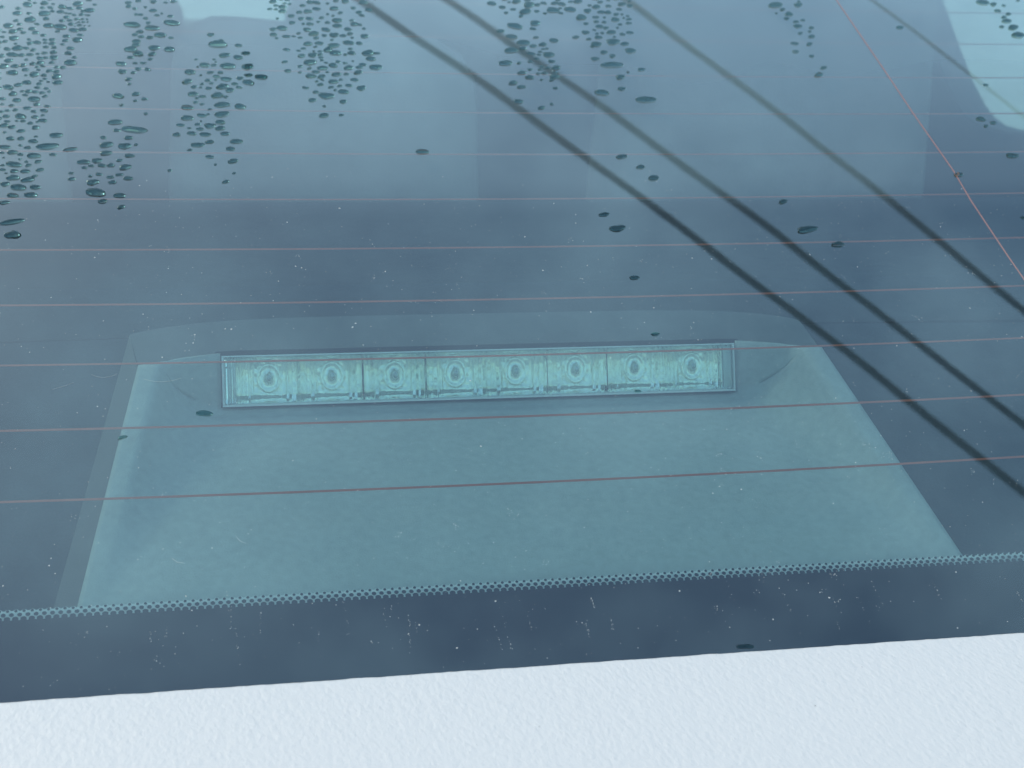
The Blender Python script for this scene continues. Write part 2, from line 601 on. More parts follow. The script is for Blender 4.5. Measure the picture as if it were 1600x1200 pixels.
# end panels either side of the lens opening
def top_pt(a):
    u = a * UT
    S = min(max((UT - abs(u)) / (UT - 0.0985), 0), 1)
    return G(u, VT + 0.0003 + (TOP_V - VT) * S, RIM_D - 0.0002 + (TOP_D - RIM_D) * S)
a_open = 0.0990 / UT
for sgn in (-1, 1):
    aa = [sgn * (1 - (1 - a_open) * i / 14) for i in range(15)]
    b.grid([[G(*tray_pt(a, 1.0)[:3]).lerp(top_pt(a), k) for a in aa] for k in (0.0, 0.10, 0.22, 0.5, 0.8, 1.0)])
light = b.build('brake_light', M_PLASTIC, car, True)
bm = bmesh.new(); bm.from_mesh(light.data)
bmesh.ops.remove_doubles(bm, verts=bm.verts, dist=0.0004)
bmesh.ops.recalc_face_normals(bm, faces=bm.faces)
if sum((f.normal.z for f in bm.faces)) < 0: bmesh.ops.reverse_faces(bm, faces=bm.faces)
bm.to_mesh(light.data); bm.free()
light.data.polygons.foreach_set('use_smooth', [True] * len(light.data.polygons))
light['label'] = 'grey brake light housing with a long clear lens under the rear window'
# the tray has wall thickness
so = light.modifiers.new('wall', 'SOLIDIFY'); so.thickness = 0.0015; so.offset = -1.0

# outer cover: skirt down the sides and hood behind the lens
SK_D, HV = 0.0215, 0.104
b = Buf()
left_r, left_s, right_r, right_s = [], [], [], []
for j in range(41):
    t = j / 40
    ur = UB + (UT - UB) * t
    v = VB + (VT - VB) * t + BOW * ur * ur * 0.3
    us_ = 0.1561 + (0.1312 - 0.1561) * t
    vs_ = -0.0390 + (0.0985 + 0.0390) * t
    left_r.append(G(-ur - 0.0003, v, RIM_D + 0.0012)); left_s.append(G(-us_, vs_, SK_D))
    right_r.append(G(ur + 0.0003, v, RIM_D + 0.0012)); right_s.append(G(us_, vs_, SK_D))
b.quad_strip(left_s, left_r)
b.quad_strip(right_r, right_s)
base_l = [p - GN * 0.02 for p in left_s]
base_r = [p - GN * 0.02 for p in right_s]
b.quad_strip(base_l, left_s)
b.quad_strip(right_s, base_r)
hood_a = [G(u, v + 0.0006, d + 0.0016) for (u, v, d) in toprow]
hood_b = []
for a, (u, v, d) in zip(As, toprow):
    e = abs(a) ** 6
    hood_b.append(G(a * 0.1312, HV - 0.0055 * e, SK_D - 0.0015 * (1 - e)))
hood_c = [p - GN * 0.02 for p in hood_b]
b.quad_strip(hood_a, hood_b)
b.quad_strip(hood_b, hood_c)
cover = b.build('outer_cover', M_DARKPL, light, True)

# lens frame of reference
LB = G(0, 0.0705, 0.0320); LT = G(0, 0.0830, 0.0200)
ET = (LT - LB).normalized(); LH = (LT - LB).length
EN = GX.cross(ET)
if EN.y < 0: EN = -EN                         # points forward, into the lamp
def Lp(x, t, w): return LB + GX * x + ET * t + EN * w
LW = 0.0978
# clear lens: flat outside, fluted inside
nxl = 420
xl = [-LW + 2 * LW * i / nxl for i in range(nxl + 1)]
CELL = 0.0234
def flute(x):
    ph = ((x / CELL) % 1.0)                   # 0 = between two lamps
    e = min(ph, 1 - ph)
    k = 0.00030 * (1 - sstep(e / 0.30))
    f_ = k * math.sin(2 * math.pi * x / 0.0017)
    edge = max(0.0, (abs(x) - (LW - 0.0075)) / 0.0075)
    if edge > 0: f_ += 0.0004 * math.sin(edge * 4 * 2 * math.pi)
    return f_
tl = [0.0, 0.0009, 0.0016, 0.0024, LH * 0.5, LH - 0.0022, LH - 0.0012, LH]
wo = [0.0006, -0.0008, -0.0018, -0.0021, -0.0021, -0.0021, -0.0016, 0.0004]
outer = [[Lp(x, t, w + (0.0009 if abs(abs(x) - LW) < 1e-6 else 0)) for x in xl] for t, w in zip(tl, wo)]
ti = [0.0, 0.0006, 0.0022, LH * 0.5, LH - 0.002, LH - 0.0005, LH]
inner = [[Lp(x, t, 0.0010 + flute(x) + (0.0006 * math.sin(3.14159 * k / 6) if k in (1, 5) else 0)) for x in xl] for k, t in enumerate(ti)]
b = Buf()
b.grid(outer)
b.grid([r[::-1] for r in inner])
b.quad_strip([p for p in inner[0]], [p for p in outer[0]])
b.quad_strip([p for p in outer[-1]], [p for p in inner[-1]])
# close both ends with fans
for side in (0, -1):
    loop = [r[side] for r in outer] + [r[side] for r in reversed(inner)]
    n = len(b.v)
    b.v += loop
    b.f.append(tuple(range(n, n + len(loop))))
lens = b.build('lens', M_LENS, light, True)
bm = bmesh.new(); bm.from_mesh(lens.data)
bmesh.ops.remove_doubles(bm, verts=bm.verts, dist=1e-6)
bmesh.ops.recalc_face_normals(bm, faces=bm.faces)
bm.to_mesh(lens.data); bm.free()
lens['label'] = 'long clear lens over a row of eight small lamps'

# dark gasket line round the lens
b = Buf()
g_ = 0.0008
for (x0, x1, t0, t1) in ((-LW - g_, LW + g_, -g_, -0.0001), (-LW - g_, LW + g_, LH + 0.0001, LH + g_ * 0.7), (-LW - g_, -LW - 0.0001, 0, LH), (LW + 0.0001, LW + g_, 0, LH)):
    b.box([Lp(x0, t0, 0.004), Lp(x1, t0, 0.004), Lp(x1, t1, 0.004), Lp(x0, t1, 0.004), Lp(x0, t0, -0.0004), Lp(x1, t0, -0.0004), Lp(x1, t1, -0.0004), Lp(x0, t1, -0.0004)])
gk = b.build('lens_frame', M_FRAME, light)
fix_normals(gk)

# black strip standing in for the shade between lens and hood
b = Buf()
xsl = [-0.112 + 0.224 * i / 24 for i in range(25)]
def shade_pt(x, t, w): return Lp(x, t, w) 
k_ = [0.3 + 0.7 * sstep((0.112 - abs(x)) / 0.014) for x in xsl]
b.quad_strip([shade_pt(x, LH + 0.0008, 0.0004) for x in xsl], [shade_pt(x, LH + 0.0008 + 0.0017 * k, 0.0022) for x, k in zip(xsl, k_)])
b.quad_strip([shade_pt(x, LH + 0.0008 + 0.0017 * k, 0.0022) for x, k in zip(xsl, k_)], [shade_pt(x, LH + 0.0008 + 0.0014 * k, 0.0060) for x, k in zip(xsl, k_)])
b.build('lens_shade_strip', M_FRIT, light, True)

# one mirror bowl and one lamp, repeated eight times
hc = CELL / 2 - 0.0001
nb, mb_ = 96, 28
P = []
for j in range(mb_ + 1):
    tt = -1 + 2 * j / mb_
    row = []
    for i in range(nb + 1):
        xx = -1 + 2 * i / nb
        side_ = sstep((abs(xx) - 0.40) / 0.12)
        dep = 0.0032 * (1 - 0.72 * abs(xx) ** 2.2) * (1 - 0.55 * abs(tt) ** 2.4)
        dep -= 0.0009 * side_ * abs(math.sin(xx * 17.3 + 0.4)) ** 1.5
        dep -= 0.00045 * (1 - side_) * abs(math.sin(xx * 13)) * abs(math.sin(tt * 7.5 + xx * 2))
        dep += 0.0016 * sstep((-tt - 0.62) / 0.3)           # ledge along the bottom
        row.append(GX * (xx * hc) + ET * (LH / 2 + tt * (LH / 2 - 0.0008)) + EN * (0.0022 + dep))
    P.append(row)
b = Buf(); b.grid(P)
bowl0 = b.build('reflector', M_CHROME, light, True)
# lamp: short stepped stem with a rounded clear tip, axis towards the lens
prof_led = [(0.0000, -0.0030), (0.0009, -0.0029), (0.0013, -0.0022), (0.0016, -0.0008), (0.0030, -0.0006), (0.0036, -0.0009), (0.0041, -0.0012), (0.0045, -0.0008), (0.0046, 0.0008)]
b = Buf()
seg = 24
for r, ww in prof_led:
    for s in range(seg):
        a = 2 * math.pi * s / seg
        b.v.append(GX * (r * math.cos(a)) + ET * (LH * 0.54 + 1.15 * r * math.sin(a)) + EN * (0.0050 + ww))
for k in range(len(prof_led) - 1):
    for s in range(seg):
        b.f.append((k * seg + s, k * seg + (s + 1) % seg, (k + 1) * seg + (s + 1) % seg, (k + 1) * seg + s))
# small mirror wedges added low beside every lamp to make its glints
pr = Buf()
for (xa, wa, ha, la) in ((0.0062, 0.0013, 0.0050, 0.0010), (0.0082, 0.0016, 0.0075, 0.0012), (-0.0078, 0.0012, 0.0040, 0.0008)):
    n = len(pr.v)
    pts8 = []
    for (xo, to, wo_) in ((0, 0.0016, 0.0022), (wa, 0.0016, 0.0022), (wa, 0.0016, 0.0060), (0, 0.0016, 0.0060),
                          (0.0009, 0.0016 + ha, 0.0052), (0.0009 + wa * 0.6, 0.0016 + ha, 0.0052), (0.0009 + wa * 0.6, 0.0016 + ha, 0.0062), (0.0009, 0.0016 + ha, 0.0062)):
        pts8.append(GX * (xa + xo) + ET * to + EN * wo_)
    pr.box(pts8)
glint0 = pr.build('glint_wedge', M_GLINT, light)
fix_normals(glint0)
led0 = mesh_obj('lamp', b.v, b.f, None, light, True, [M_LED, M_CHROME, M_LEDR], [2 if i < 1 * seg else (0 if i < 3 * seg else 1) for i in range(len(b.f))])
for i in range(8):
    x = (i - 3.5) * CELL
    trio = (bowl0, led0, glint0) if i == 0 else (bowl0.copy(), led0.copy(), glint0.copy())
    for o_ in trio:
        if i: col.objects.link(o_)
        o_.parent = light
        o_.location = LB + GX * (x + random.uniform(-0.0003, 0.0003)) + ET * random.uniform(-0.0002, 0.0002)
# end and top/bottom walls of the lamp box
b = Buf()
for (x0, x1, t0, t1) in ((-LW, LW, -0.0002, 0.0006), (-LW, LW, LH - 0.0006, LH + 0.0002)):
    b.box([Lp(x0, t0, 0.014), Lp(x1, t0, 0.014), Lp(x1, t1, 0.014), Lp(x0, t1, 0.014), Lp(x0, t0, 0.0020), Lp(x1, t0, 0.0020), Lp(x1, t1, 0.0020), Lp(x0, t1, 0.0020)])
for (x0, x1) in ((-LW, -4 * CELL), (4 * CELL, LW)):
    b.box([Lp(x0, 0.001, 0.006), Lp(x1, 0.001, 0.006), Lp(x1, LH - .001, 0.006), Lp(x0, LH - .001, 0.006), Lp(x0, 0.001, 0.0022), Lp(x1, 0.001, 0.0022), Lp(x1, LH - .001, 0.0022), Lp(x0, LH - .001, 0.0022)])
lb = b.build('lamp_box', M_FRAME, light)
fix_normals(lb)

# ---- parcel shelf: slopes up under the glass beside the lamp, then runs level to the seat backs
SH_D, SH_Z, SH_Y = 0.028, 1.0880, 0.372
b = Buf()
def shelf_pt(u, v): return G(u, v, SH_D)
for sgn in (-1, 1):
    inner_e, outer_e = [], []
    for j in range(21):
        t = j / 20
        v = -0.075 + (0.103 + 0.075) * t
        k = min(max((v + 0.0245) / 0.123, -0.4), 1)
        inner_e.append(shelf_pt(sgn * (0.150 + (0.128 - 0.150) * k), v)); outer_e.append(shelf_pt(sgn * 0.62, v))
    b.quad_strip(*((outer_e, inner_e) if sgn < 0 else (inner_e, outer_e)))
ux = [-0.62 + 1.24 * i / 40 for i in range(41)]
y1 = shelf_pt(0, 0.103)
rows = [[shelf_pt(u, 0.1035 - 0.0 * abs(u)) for u in ux]]
for yv in (0.14, 0.22, 0.30, SH_Y - 0.012, SH_Y - 0.004, SH_Y):
    zz_ = SH_Z - (0.0 if yv < SH_Y - 0.01 else (0.001 if yv < SH_Y - 0.002 else 0.006))
    rows.append([Vector((u, yv + 0.02 * u * u, zz_ + 0.004 * u * u)) for u in ux])
rows.append([Vector((u, SH_Y + 0.02 * u * u, SH_Z - 0.12)) for u in ux])
b.grid(rows)
# under-floor that closes the space below the lamp
b.grid([[Vector((u, -0.09, 0.975)) for u in (-0.62, 0.62)], [Vector((u, 0.12, 0.985)) for u in (-0.62, 0.62)]])
shelf = b.build('parcel_shelf', M_SHELF, car)
shelf['label'] = 'dark cloth parcel shelf behind the rear seats'

# ---- rear seat with three headrests, seen dimly through the glass
def soft_block(name, cx, cy, z0, z1, w, dpt, mat, parent, taper=0.0, lean=0.0, r=0.03, skew=0.0):
    """cushion: rounded, slightly domed block"""
    b = Buf()
    x0, x1 = -w / 2, w / 2
    b.box([Vector((x0 , -dpt/2, z0)), Vector((x1, -dpt/2, z0)), Vector((x1, dpt/2, z0)), Vector((x0, dpt/2, z0)),
           Vector((x0 + taper, -dpt/2 + lean, z1 + skew)), Vector((x1 - taper, -dpt/2 + lean, z1 - skew)), Vector((x1 - taper, dpt/2 + lean, z1 - skew)), Vector((x0 + taper, dpt/2 + lean, z1 + skew))])
    for i, v in enumerate(b.v): b.v[i] = v + Vector((cx, cy, 0))
    o_ = b.build(name, mat, parent)
    bevel(o_, r, 4)
    return o_
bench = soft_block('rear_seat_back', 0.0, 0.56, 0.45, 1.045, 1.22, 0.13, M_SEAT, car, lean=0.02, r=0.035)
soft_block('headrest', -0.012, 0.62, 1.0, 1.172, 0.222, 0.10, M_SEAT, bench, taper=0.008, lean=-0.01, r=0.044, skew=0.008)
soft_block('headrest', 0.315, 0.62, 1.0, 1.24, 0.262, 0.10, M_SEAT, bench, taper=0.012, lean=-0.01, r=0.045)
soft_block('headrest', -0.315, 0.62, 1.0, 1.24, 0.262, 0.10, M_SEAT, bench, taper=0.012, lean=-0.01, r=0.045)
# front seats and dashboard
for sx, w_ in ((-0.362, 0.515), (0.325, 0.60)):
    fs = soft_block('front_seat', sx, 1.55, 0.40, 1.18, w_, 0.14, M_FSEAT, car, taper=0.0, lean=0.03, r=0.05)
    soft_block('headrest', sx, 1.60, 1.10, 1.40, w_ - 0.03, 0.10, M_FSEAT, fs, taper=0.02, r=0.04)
dash = soft_block('dashboard', 0, 2.35, 0.5, 1.105, 1.3, 0.4, M_TRIM, car, r=0.05)

b = Buf()
b.grid([[Vector((u, 2.62 - 0.1 * u * u, 1.02)) for u in (-0.62, -0.3, 0, 0.3, 0.62)], [Vector((u, 1.98 - 0.05 * u * u, 1.41 - 0.12 * u * u)) for u in (-0.62, -0.3, 0, 0.3, 0.62)]])
b.build('windscreen', M_SIDE, car, True)

# ---- cabin sides with window openings, roof lining
def side(sx):
    X = 0.64 * sx
    t_ = 0.03 * sx
    b = Buf()
    lo, hi = 0.2, 2.6
    outline = [(0.45, 1.43), (0.52, 1.083), (0.76, 1.083), (0.83, 1.079), (0.875, 1.080), (0.90, 1.086), (0.918, 1.095), (0.95, 1.118), (0.99, 1.156), (1.03, 1.196), (1.10, 1.30), (1.14, 1.43)]
    # frame built as strips between the opening and the outer border
    def q(p): return [Vector((X, *p)), Vector((X + t_, *p))]
    def plate(poly):
        n = len(b.v)
        k = len(poly)
        b.v += [Vector((X, *p)) for p in poly] + [Vector((X + t_, *p)) for p in poly]
        b.f.append(tuple(range(n, n + k))); b.f.append(tuple(range(n + 2 * k - 1, n + k - 1, -1)))
        for i in range(k):
            j = (i + 1) % k
            b.f.append((n + i, n + k + i, n + k + j, n + j))
    for i in range(1, len(outline) - 1):
        (ya, za), (yb, zb) = outline[i], outline[i + 1]
        if yb <= 1.03 + 1e-6 or True:
            plate([(ya, 0.3), (yb, 0.3), (yb, zb), (ya, za)])
    plate([(0.2, 0.3), (0.52, 0.3), (0.52, 1.083), (0.45, 1.43), (0.2, 1.2)])
    plate([(1.14, 0.3), (1.40, 0.3), (1.40, 1.43), (1.14, 1.43)])
    plate([(1.40, 0.3), (2.6, 0.3), (2.6, 1.04), (1.40, 1.04)])
    o_ = b.build('door_trim', M_TRIM, car)
    fix_normals(o_)
    # the pane in the opening
    b = Buf()
    Xp = X + t_ * 0.5
    for i in range(1, len(outline) - 1):
        (ya, za), (yb, zb) = outline[i], outline[i + 1]
        n = len(b.v)
        b.v += [Vector((Xp, ya, za)), Vector((Xp, yb, zb)), Vector((Xp, yb, 1.43)), Vector((Xp, ya, 1.43))]
        b.f.append((n, n + 1, n + 2, n + 3))
    pn = b.build('side_window', M_SIDE, car)
    return o_
right = side(1)
side(-1)
b = Buf()
yr = [0.50, 0.6, 0.8, 1.2, 1.7, 2.0]
zr = [1.345, 1.385, 1.425, 1.45, 1.44, 1.41]
ux2 = [-0.64 + 1.28 * i / 16 for i in range(17)]
b.grid([[Vector((u, y_, z_ - 0.12 * u * u)) for u in ux2] for y_, z_ in zip(yr, zr)])
roof = b.build('roof', M_PAINT, car, True)
b = Buf()
b.grid([[Vector((u, y_, z_ - 0.02 - 0.12 * u * u)) for u in ux2] for y_, z_ in zip(yr, zr)])
b.build('roof_lining', M_TRIM, car, True)

# ================================================================ overhead cables (seen mirrored in the glass)
def cable(name, p, q_, r, sag, label):
    b = Buf()
    nseg, seg = 60, 10
    d_ = (q_ - p).normalized()
    side_ = d_.cross(Vector((0, 0, 1))).normalized()
    up_ = side_.cross(d_)
    for k in range(nseg + 1):
        t = k / nseg
        c_ = p.lerp(q_, t) - Vector((0, 0, 1)) * sag * (1 - (2 * t - 1) ** 2)
        for s in range(seg):
            a = 2 * math.pi * s / seg
            b.v.append(c_ + side_ * (r * math.cos(a)) + up_ * (r * math.sin(a)))
    for k in range(nseg):
        for s in range(seg):
            b.f.append((k * seg + s, k * seg + (s + 1) % seg, (k + 1) * seg + (s + 1) % seg, (k + 1) * seg + s))
    o_ = b.build(name, M_CABLE, None, True)
    fix_normals(o_)
    return tag(o_, label, 'cable', 'overhead cables')
CH = 4.5
for (m_, c_, x_mid, r, label) in (
        (-0.910, 2.659, 1.38, 0.0128, 'thick dark overhead cable mirrored in the window, lowest line, crossing the lamp corner'),
        (-0.910, 2.919, 1.52, 0.0124, 'thick dark overhead cable mirrored in the window, second line from the bottom'),
        (-0.991, 3.584, 1.85, 0.0120, 'dark overhead cable mirrored in the window, third line from the bottom'),
        (-1.015, 4.560, 2.36, 0.0056, 'thin overhead cable mirrored in the window, crossing the bright top right corner')):
    L_ = 9.0
    dx = L_ / math.sqrt(1 + m_ * m_)
    xa, xb = x_mid - dx, x_mid + dx
    sag = 0.25
    cable('overhead_cable', Vector((xa, m_ * xa + c_, CH + sag)), Vector((xb, m_ * xb + c_, CH + sag)), r, sag, label)

# ================================================================ water on the glass
protos = []
for k in range(18):
    b = Buf()
    seg, rings = 16, 5
    ph = [random.uniform(0, 6.28) for _ in range(4)]
    am = [random.uniform(0.0, 0.14), random.uniform(0.02, 0.22), random.uniform(0.0, 0.16), random.uniform(0, 0.08)]
    def rr(a): return 1 + am[0] * math.cos(a + ph[0]) + am[1] * math.cos(2 * a + ph[1]) + am[2] * math.cos(3 * a + ph[2]) + am[3] * math.cos(5 * a + ph[3])
    for j in range(rings):
        t = j / rings                          # 0 = rim
        rad_ = math.cos(t * math.pi / 2) ** 0.8
        hh = math.sin(t * math.pi / 2) ** 0.75
        for s in range(seg):
            a = 2 * math.pi * s / seg
            b.v.append(Vector((rad_ * rr(a) * math.cos(a), rad_ * rr(a) * math.sin(a) - 0.12 * hh, hh)))
    b.v.append(Vector((0, -0.12, 1)))
    for j in range(rings - 1):
        for s in range(seg):
            b.f.append((j * seg + s, j * seg + (s + 1) % seg, (j + 1) * seg + (s + 1) % seg, (j + 1) * seg + s))
    for s in range(seg):
        b.f.append(((rings - 1) * seg + s, (rings - 1) * seg + (s + 1) % seg, rings * seg))
    me = bpy.data.meshes.new('water_droplet')
    me.from_pydata([tuple(v) for v in b.v], [], b.f)
    me.materials.append(M_WATER)
    me.polygons.foreach_set('use_smooth', [True] * len(me.polygons))
    me.update()
    protos.append(me)
BASIS = Matrix((GX, GV, GN)).transposed()
DROP_LABEL = {
    'A': 'water droplet in the dense band of drops at the far left of the rear window',
    'B': 'water droplet in the short column of drops left of the middle headrest',
    'C': 'water droplet in the small low patch beside the far left band of drops',
    'D': 'water droplet in the tapering patch of drops over the left part of the middle headrest',
    'E': 'water droplet in the wedge of drops just left of where the cables begin',
    'F': 'water droplet in the patch of drops lying across the second cable reflection',
    'G': 'water droplet in the patch of drops between the second and third cable reflections',
    'H': 'water droplet in the thin trail of drops left of the orange line at the top',
    'I': 'water droplet in the bright top right corner of the rear window',
}
